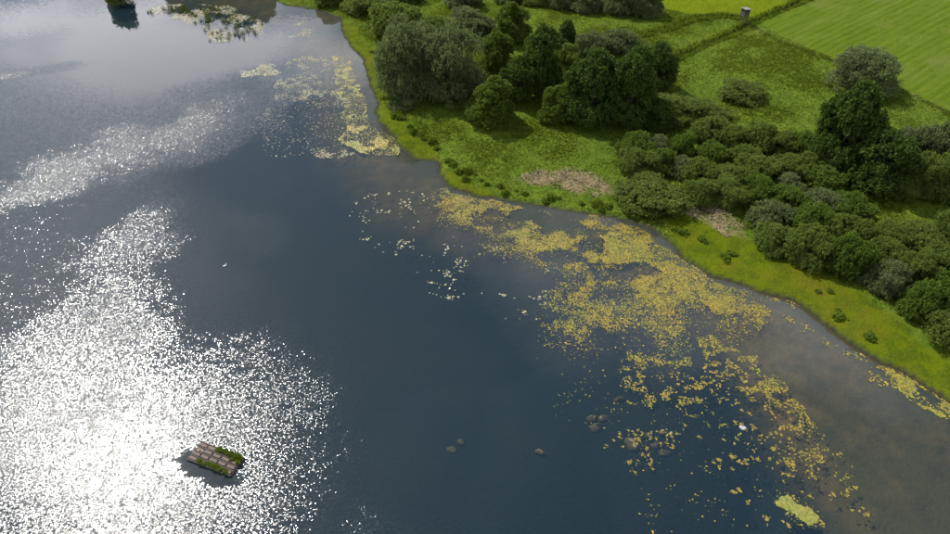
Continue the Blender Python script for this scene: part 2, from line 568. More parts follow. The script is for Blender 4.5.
def leaf_material(name, dark, light, tip, trans=.35, rnd=.35, glow=(.16, .20, .008)):
    m, n, l, out = mat_new(name)
    geo = nd(n, 'ShaderNodeNewGeometry'); oi = nd(n, 'ShaderNodeObjectInfo')
    c = mixc(n, l, geo.outputs['Random Per Island'], dark, light)
    c = mixc(n, l, 1.0, c, ramp(n, l, noise(n, l, geo.outputs['Position'], .55, 3), .34, .66, (.78, .80, .85), (1.22, 1.16, 1.05)), 'MULTIPLY')
    c = mixc(n, l, math_(n, l, 'MULTIPLY', oi.outputs['Random'], rnd), c, tip)
    df = nd(n, 'ShaderNodeBsdfPrincipled', ins={'Roughness': .62}); l.new(c, df.inputs['Base Color'])
    df.inputs['Specular IOR Level'].default_value = .12
    tl = nd(n, 'ShaderNodeBsdfTranslucent')
    l.new(mixc(n, l, .5, c, glow), tl.inputs['Color'])
    mx = nd(n, 'ShaderNodeMixShader'); mx.inputs[0].default_value = trans
    l.new(df.outputs[0], mx.inputs[1]); l.new(tl.outputs[0], mx.inputs[2])
    l.new(mx.outputs[0], out.inputs['Surface'])
    return m


def plain_material(name, c0, c1, sc=3.0, rough=.8, bump=.3, dist=.03):
    m, n, l, out = mat_new(name)
    bs = nd(n, 'ShaderNodeBsdfPrincipled', ins={'Roughness': rough})
    tc = nd(n, 'ShaderNodeTexCoord')
    f = noise(n, l, tc.outputs['Object'], sc, 5, .65)
    l.new(mixc(n, l, ramp(n, l, f, .3, .7), c0, c1), bs.inputs['Base Color'])
    bp = nd(n, 'ShaderNodeBump', ins={'Strength': bump, 'Distance': dist}); l.new(f, bp.inputs['Height']); l.new(bp.outputs[0], bs.inputs['Normal'])
    l.new(bs.outputs[0], out.inputs['Surface'])
    return m


M_BARK = plain_material('bark', (.035, .028, .020), (.075, .060, .045), 4)
M_BROAD = leaf_material('leaf_broad_dark', (.028, .055, .010), (.062, .102, .016), (.05, .085, .012), .36, .35, (.09, .17, .014))
M_ALDER = leaf_material('leaf_alder', (.050, .090, .012), (.098, .146, .016), (.085, .12, .012), .44, .35, (.12, .19, .014))
M_WILLOW = leaf_material('leaf_willow', (.074, .110, .036), (.148, .186, .074), (.13, .16, .06), .42, .35, (.13, .18, .05))
M_SHRUB = leaf_material('leaf_shrub', (.078, .120, .022), (.175, .216, .046), (.14, .20, .04), .54, .4, (.12, .20, .022))
M_HERB = leaf_material('leaf_herb', (.055, .105, .008), (.125, .175, .012), (.12, .17, .015), .48)
M_GRASS = leaf_material('grass_blades', (.052, .094, .009), (.108, .152, .015), (.08, .12, .015), .52, 0)
M_CROP = leaf_material('lush_blades', (.050, .074, .0018), (.098, .112, .0030), (.12, .16, .012), .45, 0)
M_STRAW = leaf_material('straw_blades', (.17, .135, .070), (.36, .295, .18), (.4, .3, .2), .1, 0)
M_REED = leaf_material('reed_blades', (.030, .045, .015), (.07, .085, .03), (.06, .07, .03), .25)

# ------------------------------------------------------------------ crowns


def unit(n, rng):
    v = rng.normal(size=(n, 3))
    return v / np.linalg.norm(v, axis=1)[:, None]


def leaves(points, outward, size, rng, droop=0.0, elong=1.7):
    """one rhombic leaf spray per point, facing roughly outward"""
    n = len(points)
    nr = outward * .8 + unit(n, rng)
    nr /= np.linalg.norm(nr, axis=1)[:, None]
    t = np.cross(nr, unit(n, rng))
    t[:, 2] -= droop
    t -= nr * (t * nr).sum(1)[:, None]
    t /= np.linalg.norm(t, axis=1)[:, None] + 1e-9
    b = np.cross(nr, t)
    s = (size * rng.uniform(.6, 1.35, n))[:, None]
    e = elong
    v = np.stack((points - t * s * e * .5, points + b * s * .5 + nr * s * .08, points + t * s * e * .5, points - b * s * .5 + nr * s * .08), 1)
    f = np.arange(n * 4).reshape(n, 4)
    return v.reshape(-1, 3), f


def crown_mesh(name, seed, R, H, mat, n, leaf, lobes=9, base=.0, taper=.0, droop=0., elong=1.7, sub=40, spiky=.0, rcf=.12):
    """foliage of a crown of radius R that fills heights base..H: lobes > twig clumps > leaves"""
    rng = np.random.default_rng(seed)
    cen, rad = [], []
    hc = (H + base) / 2
    hv = (H - base) / 2
    for i in range(lobes):
        a = 2 * PI * (i * .618 + rng.uniform(-.1, .1))
        u = (-.8 + 1.65 * ((i * .7548) % 1.0)) if i else .9
        w = math.sqrt(max(0., 1 - u * u * .85)) * rng.uniform(.45, .75)
        if i == 0: w = .1
        if u < -.1: w = rng.uniform(.5, .72)
        wr = w * (1 - taper * (u + 1) / 2)
        cen.append((R * wr * math.cos(a), R * wr * math.sin(a), hc + hv * u * (.62 if u > 0 else .86)))
        rad.append(rng.uniform(.34, .52) * (1 - taper * .45 * (u + 1) / 2))
    for i in range(7):               # low skirt down to the ground
        a = 2 * PI * i / 7 + rng.uniform(-.3, .3); w = rng.uniform(.52, .68)
        cen.append((R * w * math.cos(a), R * w * math.sin(a), hv * rng.uniform(.26, .42)))
        rad.append(rng.uniform(.34, .46))
    lobes += 7
    cen, rad = np.array(cen), np.array(rad)
    # twig clumps on the lobes
    k = lobes * sub
    li = rng.integers(0, lobes, k)
    d = unit(k, rng)
    d[:, 2] = np.where(d[:, 2] < -.35, -d[:, 2], d[:, 2])
    c = cen[li] + d * (rad[li] * rng.uniform(.75, 1.04 + spiky, k))[:, None] * np.array((R, R, hv * .9))
    c[:, 2] = np.maximum(c[:, 2], base * .6 + .07 * R)
    rc = (R * rcf) * rng.uniform(.55, 1.5, k)
    ci = rng.integers(0, k, n)
    q = unit(n, rng)
    q[:, 2] = np.where(q[:, 2] < -.5, -q[:, 2], q[:, 2])
    p = c[ci] + q * (rc[ci] * rng.uniform(.35, 1.08, n) ** .6)[:, None]
    if droop:
        p[:, 2] -= droop * rc[ci] * rng.uniform(0, 2.2, n) ** 2 * .5
    o = q * .8 + d[ci] * .5 + np.array((0, 0, .35))
    o /= np.linalg.norm(o, axis=1)[:, None]
    keep = p[:, 2] > .05
    v, f = leaves(p[keep], o[keep], leaf, rng, droop, elong)
    return mesh_np(name, v, f, mat)


def trunk_mesh(name, seed, R, H, multi):
    rng = random.Random(seed)
    b = MB()
    if multi:
        for i in range(7):
            a = 2 * PI * i / 7 + rng.uniform(-.3, .3); r = R * rng.uniform(.35, .7)
            h = H * rng.uniform(.55, .8)
            b.tube([(.1 * math.cos(a), .1 * math.sin(a), -.4), (r * .3 * math.cos(a), r * .3 * math.sin(a), h * .45), (r * math.cos(a), r * math.sin(a), h)], [.09, .06, .02], 5)
    else:
        t = H * .035
        b.tube([(0, 0, -.5), (.05, .03, H * .2), (-.06, .05, H * .5), (.02, 0, H * .88)], [t * 1.35, t, t * .65, t * .12], 8)
        for i in range(10):
            a = 2 * PI * i * .618; z = H * (.22 + .055 * i); r = R * rng.uniform(.5, .8) * (1 - .03 * i)
            b.tube([(0, 0, z), (r * .5 * math.cos(a), r * .5 * math.sin(a), z + H * .06), (r * math.cos(a), r * math.sin(a), z + H * .16)], [t * .42, t * .26, t * .07], 5)
    return b.mesh(name, M_BARK, True)


# kind: (R, H, meshes, multi-stem)
PROTO = {}


def proto(kind, R, H, k, multi, **kw):
    PROTO[kind] = (R, H, [(crown_mesh('crown_' + kind, 100 + 13 * i + len(PROTO) * 7, R, H, **kw), trunk_mesh('trunk_' + kind, i, R, H, multi)) for i in range(k)])


proto('broad', 5.0, 10.5, 2, False, mat=M_BROAD, n=38000, leaf=.24, lobes=15, base=.0, taper=.25, rcf=.10, sub=50)
proto('alder', 4.3, 9.0, 2, False, mat=M_ALDER, n=32000, leaf=.22, lobes=14, base=.0, taper=.38, rcf=.10, sub=50)
proto('conic', 3.2, 9.0, 1, False, mat=M_BROAD, n=14000, leaf=.23, lobes=12, base=.0, taper=.75)
proto('willow', 5.5, 9.0, 2, False, mat=M_WILLOW, n=38000, leaf=.155, lobes=18, base=.0, droop=.5, elong=2.6, spiky=.06)
proto('shrub', 4.2, 4.2, 4, True, mat=M_SHRUB, n=33000, leaf=.165, lobes=14, base=.0, spiky=.10, sub=55, rcf=.088)
proto('grey_shrub', 4.2, 4.4, 2, True, mat=M_WILLOW, n=34000, leaf=.14, lobes=13, base=.0, elong=2.0, spiky=.10, sub=55, rcf=.09)
M_FRESH = leaf_material('leaf_fresh_green', (.050, .100, .014), (.118, .180, .026), (.13, .18, .03), .52, .4, (.12, .20, .015))
proto('green_shrub', 4.2, 4.2, 2, True, mat=M_FRESH, n=30000, leaf=.175, lobes=11, base=.0, spiky=.14, sub=60, rcf=.082)
proto('herb', 1.0, 1.0, 3, True, mat=M_HERB, n=900, leaf=.17, lobes=6, base=.0, elong=2.2, spiky=.15, sub=9)

COUNT = {}


def plant(bbox, kind, label, cat='shrub', group=None, name=None, lift=0.0):
    """stand a plant on the ground so that its outline fills the box it has in the photograph"""
    x0, y0, x1, y1 = bbox
    w = (x1 - x0)
    yc = y1 - w * .5 * .5
    for _ in range(3):
        yc = y1 - (w / 2) * math.sin(dep_at(yc)) * .92
    s = scale_at(yc); d = dep_at(yc)
    R = w / 2 / s
    up = max(4.0, yc - y0) / s
    Hh = math.sqrt(max((up * .35) ** 2, up ** 2 - (R * math.sin(d)) ** 2)) / math.cos(d)
    g = at((x0 + x1) / 2, yc, .6)
    return plant_at(g[0], g[1], R, Hh, kind, label, cat, group, name)


def plant_at(x, y, R, Hh, kind, label, cat='shrub', group=None, name=None):
    pr, ph, meshes = PROTO[kind]
    i = COUNT.get(kind, 0); COUNT[kind] = i + 1
    cm, tm = meshes[i % len(meshes)]
    nm = name or {'tree': 'tree', 'shrub': 'shrub', 'herb': 'herb_clump'}.get(cat, 'shrub')
    e = link(nm, None)
    z = float(ground_h(np.array([x]), np.array([y]))[0])
    e.location = (x, y, max(z, -.2) - .05)
    e.rotation_euler = (0, 0, random.uniform(0, 2 * PI))
    k = R / pr
    e.scale = (k * random.uniform(.96, 1.06), k * random.uniform(.96, 1.06), Hh / ph)
    c = link('crown', cm, e); t = link('trunk', tm, e)
    tag(e, label, cat, group)
    return e


T = 'tree'
BIG = [
    # clump of trees by the upper shore
    ((379, 26, 436, 104), 'willow', 'big grey green willow nearest the water in the upper clump', T),
    ((420, 30, 482, 108), 'willow', 'big pale willow crown just right of the shore willow', T),
    ((402, 24, 440, 62), 'willow', 'paler willow top rising behind the two big shore willows', T),
    ((492, 4, 532, 46), 'alder', 'yellow green tree at the back of the dark tree clump', T),
    ((477, 34, 517, 82), 'alder', 'mid green tree between the pale willow and the darkest tree', T),
    ((500, 58, 534, 108), 'broad', 'dark tree squeezed behind the small round lone tree', T),
    ((517, 28, 560, 102), 'broad', 'darkest tall tree in the middle of the clump', T),
    ((466, 77, 516, 132), 'alder', 'small round green tree standing alone in front of the clump', T),
    ((553, 20, 578, 52), 'conic', 'small dark pointed tree behind the darkest tall tree', T),
    ((538, 84, 578, 128), 'alder', 'lighter green tree on the left flank of the wide dark tree', T),
    ((562, 52, 616, 134), 'broad', 'wide dark green tree, tallest of the right part of the clump', T),
    ((602, 50, 652, 136), 'broad', 'dark round tree joined to the right side of the wide tree', T),
    ((634, 44, 672, 96), 'broad', 'dark tree at the right end of the clump beside the field', T),
    ((642, 100, 674, 136), 'broad', 'low dark tree at the foot of the clump, right side', T),
    # right
    ((828, 51, 889, 101), 'willow', 'round grey willow standing alone on the field edge', T),
    ((805, 86, 859, 180), 'broad', 'tall dark tree standing above the thicket on the right', T),
    ((842, 130, 898, 202), 'broad', 'dark shaded tree tucked right behind the tall dark tree', T),
]
for b, k, lab, cat in BIG:
    plant(b, k, lab, cat, 'trees on the land')

SH = [
    # top edge
    ((316, -12, 342, 7), 'shrub', 'dark shrub on the shore at the top edge of the picture'),
    ((343, -10, 390, 16), 'shrub', 'dark green shrub at the top edge near the shore'),
    ((390, -12, 424, 5), 'shrub', 'low shrub cut by the top edge behind the olive bush'),
    ((371, 4, 420, 42), 'shrub', 'olive round bush beside the shore above the big willows'),
    ((446, -12, 482, 11), 'grey_shrub', 'grey green bush alone in the grass at the top edge'),
    ((420, 16, 456, 42), 'shrub', 'light bush between olive bush and willow tops'),
    ((447, 10, 492, 38), 'grey_shrub', 'pale bush just left of the yellow green tree'),
    ((495, -12, 524, 6), 'grey_shrub', 'bush at the top edge above the yellow green tree'),
    ((522, -12, 550, 8), 'shrub', 'small dark bush at the top edge, left of the grey row'),
    ((549, -10, 570, 12), 'grey_shrub', 'narrow grey bush at the left end of the top row'),
    ((566, -10, 603, 15), 'grey_shrub', 'round grey bush in the middle of the top row'),
    ((604, -12, 634, 19), 'grey_shrub', 'grey bush of the top row, second from its right end'),
    ((626, -10, 661, 21), 'grey_shrub', 'bush at the right end of the top row beside the bright field'),
    # between clump and ditch
    ((555, 46, 578, 75), 'shrub', 'pale bush between the darkest tree and the wide tree'),
    ((574, 34, 606, 62), 'grey_shrub', 'pale loose bush behind the wide dark tree'),
    ((600, 32, 634, 56), 'grey_shrub', 'light bush behind the top of the wide dark tree'),
    ((614, 36, 646, 52), 'shrub', 'low dark bush beyond the clump near the hedge line'),
    ((390, 94, 416, 112), 'grey_shrub', 'small pale bush at the foot of the shore willow'),
    # lone meadow bush
    ((719, 82, 764, 107), 'shrub', 'oval dark bush alone in the meadow below the hunting stand'),
    ((652, 96, 700, 126), 'shrub', 'low light bush right of the dark tree clump'),
    ((690, 102, 728, 124), 'shrub', 'low flat bush at the upper rim of the thicket'),
    ((618, 177, 682, 219), 'shrub', 'round bush alone at the waterside below the thicket'),
    # right grey green group
    ((890, 130, 930, 172), 'grey_shrub', 'grey green bush at the back of the right group'),
    ((914, 126, 962, 176), 'grey_shrub', 'tallest grey green bush of the right group, at the edge'),
    ((896, 156, 934, 203), 'shrub', 'front bush of the right group beside the shaded tree'),
    ((920, 158, 962, 209), 'shrub', 'front bush of the right group cut by the right edge'),
    ((882, 176, 912, 204), 'shrub', 'low light bush at the foot of the grey green group'),
    ((932, 212, 966, 246), 'shrub', 'dark round bush on the right edge below the grass gap'),
    # big front mass
    # in the lake, top
    ((106, -26, 131, 3), 'shrub', 'dark bush standing in the lake at the top left edge'),
]
for b, k, lab in SH:
    plant(b, k, lab, 'shrub', 'shrubs on the land')
ORD = ['first', 'second', 'third', 'fourth', 'fifth', 'sixth', 'seventh', 'eighth']
ROWS = [
    ('back row of the thicket', [(620, 134, 652, 164), (642, 135, 670, 163), (664, 134, 696, 164), (690, 121, 722, 149), (716, 124, 746, 152), (740, 127, 770, 156), (764, 130, 794, 159), (788, 134, 816, 162)]),
    ('middle row of the thicket', [(618, 149, 650, 179), (644, 152, 674, 178), (668, 155, 700, 182), (694, 143, 726, 170), (722, 146, 752, 174), (738, 160, 774, 190), (766, 155, 800, 184), (796, 150, 826, 178)]),
    ('front row of the thicket', [(680, 161, 714, 191), (682, 178, 717, 209), (706, 164, 744, 195), (706, 182, 742, 212), (736, 177, 770, 207), (768, 172, 802, 200), (800, 166, 838, 193)]),
    ('crest of the front mass', [(768, 189, 806, 221), (798, 188, 838, 221), (828, 194, 864, 226), (872, 222, 906, 252), (900, 224, 938, 256), (924, 245, 962, 284)]),
    ('middle row of the front mass', [(749, 203, 790, 239), (782, 207, 822, 245), (814, 211, 852, 247), (842, 217, 876, 251), (866, 240, 900, 274), (892, 250, 930, 290), (930, 276, 968, 318)]),
    ('lower row of the front mass', [(757, 222, 796, 257), (788, 231, 828, 273), (822, 236, 864, 281), (864, 262, 904, 300), (898, 282, 938, 326), (922, 312, 966, 353)]),
]
for where, boxes in ROWS:
    for q, b in enumerate(boxes):
        jx, jy = random.uniform(-3, 3), random.uniform(-2.5, 2.5); gs = random.uniform(-2, 4)
        b = (b[0] + jx - gs, b[1] + jy - gs, b[2] + jx + gs, b[3] + jy * .4)
        plant(b, ('grey_shrub', 'shrub', 'green_shrub', 'shrub', 'shrub', 'green_shrub', 'shrub')[(q * 5 + len(where)) % 7], '%s bush from the left in the %s' % (ORD[q], where), 'shrub', 'shrubs on the land')
# trees just beyond the top edge, seen only as dark reflections in the lake
for px, py, R, Hh, lab in ((176, -16, 5, 9, 'far shore tree whose reflection is leftmost at the top edge'), (206, -14, 5.5, 10, 'far shore tree reflected above the left of the reeds'),
                           (232, -13, 6, 12, 'tall far shore tree reflected above the right of the reeds'), (256, -11, 5, 10, 'far shore tree reflected left of the grassy point')):
    g = at(px, py, .4)
    plant_at(g[0], g[1] + 2, R, Hh, 'broad', lab, 'tree', 'trees on the far shore')
g = at(305, -5, .4)
plant_at(g[0], g[1], 2.4, 3.0, 'shrub', 'low shrub on the grassy point at the top edge', 'shrub', 'shrubs on the land')

# tall herbs along the waterline
rr = random.Random(5)
hl = P([(396, 116), (408, 126), (424, 138), (444, 158), (458, 172), (476, 182), (500, 192), (530, 199), (560, 204), (590, 209), (612, 213), (636, 218)], .5)
for i in range(60):
    t = rr.random() * (len(hl) - 1); j = int(t)
    p = hl[j] + (hl[j + 1] - hl[j]) * (t - j) + np.array((rr.gauss(0, .5), rr.gauss(.5, .8)))
    if float(shore_sd(np.array([p[0]]), np.array([p[1]]))[0]) < .8: continue
    r = rr.uniform(.35, .95)
    plant_at(p[0], p[1], r, r * rr.uniform(.7, 1.15), 'herb', 'lush green herb clump in the fringe along the waterline', 'herb', 'herb clumps along the waterline')
for px, py, r in ((702, 240, .7), (706, 243, .5), (725, 257, .8), (731, 254, .8), (727, 262, .5), (818, 292, .5), (830, 292, .5), (838, 311, .5), (839, 317, .9), (870, 338, .8),
                  (764, 210, .7), (683, 233, .9), (676, 230, .7), (372, 52, .6), (384, 98, .7), (400, 118, 1.1)):
    g = at(px, py, .4)
    plant_at(g[0], g[1], r, r * .7, 'herb', 'dark sedge tussock dotted on the bright green bank', 'herb', 'tussocks on the bank')

# ------------------------------------------------------------------ grass (uncountable)


def blades(x, y, z, h, w, lean, rng, nb=4):
    """nb narrow triangles per tuft"""
    n = len(x)
    x, y, z, h, w = (np.repeat(a, nb) for a in (x, y, z, h, w))
    k = n * nb
    a = rng.uniform(0, 2 * PI, k); b = rng.uniform(0, 2 * PI, k)
    ox, oy = rng.normal(0, 1, k) * w * 1.2, rng.normal(0, 1, k) * w * 1.2
    ln = h * lean * rng.uniform(.3, 1.3, k)
    hh = h * rng.uniform(.6, 1.2, k)
    p0 = np.stack((x + ox - np.cos(a) * w, y + oy - np.sin(a) * w, z - .04), 1)
    p1 = np.stack((x + ox + np.cos(a) * w, y + oy + np.sin(a) * w, z - .04), 1)
    p2 = np.stack((x + ox + np.cos(b) * ln, y + oy + np.sin(b) * ln, z + hh), 1)
    return np.stack((p0, p1, p2), 1).reshape(-1, 3), np.arange(k * 3).reshape(k, 3)


N = 330000
cx = RNG.uniform(-55, 140, N); cy = RNG.uniform(60, 208, N)
in_view = np.abs(cx) < (cy * CP + CAM_H * SP) * .80
cx, cy = cx[in_view], cy[in_view]
csd = shore_sd(cx, cy)
k = csd > .35
cx, cy, csd = cx[k], cy[k], csd[k]
zl, zt, zr, zd = soft(cx, cy, Z_LAWN, .8), soft(cx, cy, [Z_TOP], .5), soft(cx, cy, [Z_RIGHT], .5), soft(cx, cy, Z_DRY, .8)
dd1, dd2, de = seg_dist(cx, cy, DITCH), seg_dist(cx, cy, DITCH2), seg_dist(cx, cy, EDGE)
cz = ground_h(cx, cy, csd)
patch = fbm(cx, cy, 7, 41)
hgt = .17 + .15 * smooth(.35, .72, patch)
hgt = hgt * (1 - .72 * np.maximum(zl, np.maximum(zt * .8, zr * .86)))
ditchside = np.exp(-((dd1 - 1.1) / .5) ** 2) + np.exp(-((dd2 - 1.0) / .6) ** 2)
hgt = hgt + .75 * ditchside + .25 * np.exp(-(de / .7) ** 2)
prob = .55 + .45 * smooth(.3, .7, patch)
prob = np.where(zr > .5, .10, np.where(zt > .5, .25, prob))
prob = np.where(zd > .5, .60, prob)
prob = np.where(np.minimum(dd1, dd2) < .4, .05, prob)
kp = RNG.random(len(cx)) < prob
lush = kp & ((zl > .5) | (zt > .5))
norm = kp & ~lush
for sel, nm, mt, lab in ((norm, 'meadow_grass', M_GRASS, 'rough green meadow grass and herbs covering the land'), (lush, 'lush_grass', M_CROP, 'bright yellow green short grass of the bank and the far field')):
    wv = .05 + .16 * hgt[sel]
    v, f = blades(cx[sel], cy[sel], cz[sel], hgt[sel], wv, .7, RNG, 3)
    tag(link(nm, mesh_np(nm, v, f, mt)), lab, 'grass', kind='stuff')
# dry flattened reeds
k = (RNG.random(len(cx)) < .6) & (zd > .45) & (fbm(cx, cy, 1.5, 51, 4) > .56)
sx, sy, sz = (np.repeat(a[k], 3) for a in (cx, cy, cz))
sx = sx + RNG.normal(0, .35, len(sx)); sy = sy + RNG.normal(0, .35, len(sy))
v, f = blades(sx, sy, sz + .03, np.full(len(sx), .22), np.full(len(sx), .09), 3.2, RNG, 4)
tag(link('dry_reed_litter', mesh_np('dry_reed_litter', v, f, M_STRAW)), 'pale pinkish dry reed litter lying in patches on the meadow', 'dry reeds', kind='stuff')

# ------------------------------------------------------------------ lily leaves


def lily_material(name, c0, c1, c2):
    m, n, l, out = mat_new(name)
    geo = nd(n, 'ShaderNodeNewGeometry')
    r = nd(n, 'ShaderNodeValToRGB'); e = r.color_ramp.elements
    e[0].color = (*c0, 1); e[1].color = (*c1, 1); x = e.new(.5); x.color = (*c2, 1)
    big = noise(n, l, geo.outputs['Position'], .16, 3)
    tint = mixc(n, l, ramp(n, l, big, .38, .62), (.86, .97, .9), (1.10, 1.0, .8))
    l.new(geo.outputs['Random Per Island'], r.inputs[0])
    bs = nd(n, 'ShaderNodeBsdfPrincipled', ins={'Roughness': .38}); l.new(mixc(n, l, 1.0, r.outputs[0], tint, 'MULTIPLY'), bs.inputs['Base Color'])
    l.new(bs.outputs[0], out.inputs['Surface'])
    return m


M_LILY = lily_material('lily_leaf', (.055, .060, .016), (.33, .245, .018), (.165, .145, .022))
M_LILY_PALE = lily_material('lily_leaf_pale', (.16, .16, .10), (.32, .28, .18), (.23, .22, .14))
M_LILY_OCHRE = lily_material('lily_leaf_ochre', (.060, .055, .018), (.27, .205, .030), (.155, .125, .026))
M_LILY_GOLD = lily_material('lily_leaf_golden', (.17, .165, .045), (.42, .37, .10), (.29, .26, .065))


def pads(x, y, r, rng, z0=.012, tilt=.10, n=7):
    k = len(x)
    a = rng.uniform(0, 2 * PI, k)[:, None] + np.linspace(.25, 2 * PI - .25, n)[None, :]
    rad = r[:, None] * rng.uniform(.62, 1.2, (k, n))
    el = rng.uniform(.4, .95, k)[:, None]; th = rng.uniform(0, PI, k)[:, None]
    lx, ly = rad * np.cos(a), rad * np.sin(a) * el
    vx = x[:, None] + lx * np.cos(th) - ly * np.sin(th); vy = y[:, None] + lx * np.sin(th) + ly * np.cos(th)
    tx, ty = rng.normal(0, tilt, k)[:, None], rng.normal(0, tilt, k)[:, None]
    vz = z0 + rng.uniform(0, .02, k)[:, None] + np.maximum((vx - x[:, None]) * tx + (vy - y[:, None]) * ty, -.008)
    v = np.stack((vx, vy, vz), -1)
    c = np.stack((x, y, z0 + np.full(k, .006)), -1)[:, None, :]
    v = np.concatenate((c, v), 1)
    b = (np.arange(k) * (n + 1))[:, None, None]
    f = np.stack((np.zeros(n - 1, int), np.arange(1, n), np.arange(2, n + 1)), -1)[None] + b
    return v.reshape(-1, 3), f.reshape(-1, 3)


def scatter(poly_px, n, dens, rng, warp=9.0):
    """n candidate points in the ground polygon, kept with probability dens(x, y)"""
    pl = P(poly_px)
    lo, hi = pl.min(0), pl.max(0)
    x = rng.uniform(lo[0], hi[0], n); y = rng.uniform(lo[1], hi[1], n)
    k = inside(x + warp * (fbm(x, y, 5, 87) - .5), y + warp * (fbm(x, y, 5, 97) - .5), pl)
    x, y = x[k], y[k]
    k = (shore_sd(x, y) < -.25)
    x, y = x[k], y[k]
    k = rng.random(len(x)) < dens(x, y)
    return x[k], y[k]


def pool(x, y, px, py, rx, ry):     # 0 inside an open pool of water
    c = at(px, py)
    q = np.hypot((x - c[0]) / rx, (y - c[1]) / ry) + (fbm(x, y, 2.5, 77, 4) - .5) * 1.8
    return .06 + .94 * smooth(.7, 1.2, q)


MAIN = [(428, 191), (444, 188), (470, 199), (540, 211), (600, 219), (640, 226), (664, 238), (676, 256), (704, 280), (745, 292), (782, 306), (778, 322), (740, 338),
        (705, 352), (668, 368), (620, 362), (570, 348), (535, 336), (520, 320), (548, 296), (562, 276), (520, 262), (486, 252), (446, 226), (430, 206)]
MAIN_SOFT = [(420, 186), (444, 160), (500, 170), (640, 190), (700, 240), (800, 290), (800, 324)] + MAIN[12:]
DENSE = [(430, 192), (470, 200), (540, 212), (600, 222), (655, 238), (672, 262), (700, 288), (745, 304), (778, 312), (770, 322), (720, 318), (680, 305), (640, 296), (600, 285), (560, 264), (520, 245), (470, 228), (436, 212)]


def d_main(x, y):
    c = fbm(x, y, 4.2, 61); c2 = fbm(x, y, .9, 62, 2)
    d = smooth(.30, .60, c) * (.34 + .66 * smooth(.36, .58, c2))
    d = d * .9 + .03
    dn = smooth(-2, 3, sdf(x, y, P(DENSE)))
    d = np.clip(d + dn * .75 * smooth(.38, .62, fbm(x, y, 2.0, 63, 4)), 0, 1)
    d = d * smooth(-1.5, 6, sdf(x, y, P(MAIN_SOFT)) + (fbm(x, y, 3, 64, 4) - .5) * 5)
    for a in ((498, 219, 5.2, 3.4), (520, 214, 4., 1.6), (566, 228, 5.2, 2.6), (556, 224, 3, 2), (547, 222, 3, 2.), (590, 244, 2.6, 1.6), (640, 270, 2.4, 1.8), (560, 258, 3., 1.8)):
        d = d * pool(x, y, *a)
    return d


lx, ly, lr, lk = [], [], [], []


def put(xy, r0, r1, pale=0):
    x, y = xy
    lx.append(x); ly.append(y); lr.append(RNG.uniform(r0, r1, len(x))); lk.append(np.full(len(x), pale))


put(scatter(MAIN, 185000, d_main, RNG, 7.0), .04, .135)
put(scatter(DENSE, 70000, lambda x, y: d_main(x, y) ** 1.5, RNG, 3.0), .05, .15)
# thinning edge towards the open water
put(scatter([(350, 205), (430, 190), (470, 230), (540, 262), (560, 300), (500, 320), (430, 300), (380, 250)], 5200,
            lambda x, y: .9 * smooth(.52, .72, fbm(x, y, 3.0, 64)) * smooth(.35, .6, vnoise(x, y, 1.2, 65)) + .015, RNG), .10, .24, 1)
put(scatter([(500, 300), (560, 330), (640, 365), (700, 360), (800, 400), (850, 455), (860, 520), (800, 540), (700, 540), (600, 470), (540, 380)], 6500,
            lambda x, y: .55 * smooth(.50, .74, fbm(x, y, 2.6, 66)) + .04, RNG), .03, .12)
put(scatter([(620, 352), (705, 335), (775, 352), (800, 405), (840, 450), (850, 490), (800, 480), (740, 440), (680, 410), (600, 385)], 26000,
            lambda x, y: smooth(.36, .64, fbm(x, y, 3.0, 67, 4)) * smooth(.35, .6, vnoise(x, y, .8, 68)), RNG), .05, .15)
# right bank
put(scatter([(782, 300), (800, 302), (850, 346), (882, 366), (945, 404), (960, 420), (930, 412), (880, 385), (830, 352), (790, 330)], 3600,
            lambda x, y: smooth(.42, .62, fbm(x, y, 2.2, 69)) * .9, RNG), .09, .2)
put(scatter([(878, 366), (896, 372), (905, 385), (930, 396), (960, 414), (955, 422), (920, 406), (890, 388)], 3500, lambda x, y: smooth(.42, .55, fbm(x, y, 1.8, 70)), RNG), .1, .2)
# upper patch by the shore
put(scatter([(332, 56), (346, 56), (358, 80), (366, 104), (378, 128), (400, 149), (396, 155), (358, 154), (342, 140), (344, 110), (338, 84)], 60000,
            lambda x, y: .12 + .88 * smooth(.36, .6, fbm(x, y, 3, 71)) * smooth(.3, .6, vnoise(x, y, 1.2, 171)), RNG, 3.0), .05, .15, 2)
put(scatter([(290, 56), (338, 56), (346, 90), (352, 140), (362, 153), (300, 162), (268, 158), (264, 120), (276, 90)], 34000,
            lambda x, y: .85 * smooth(.48, .70, fbm(x, y, 6, 72)) * smooth(.4, .6, fbm(x, y, 1.5, 73, 2)) + .05, RNG), .05, .17, 1)
put(scatter([(236, 66), (282, 64), (280, 74), (238, 80)], 1600, lambda x, y: smooth(.4, .6, fbm(x, y, 3, 74)) * .8, RNG), .12, .28, 1)
put(scatter([(290, 20), (312, 18), (312, 40), (292, 42)], 1200, lambda x, y: smooth(.55, .7, fbm(x, y, 3, 75)), RNG), .12, .26, 1)
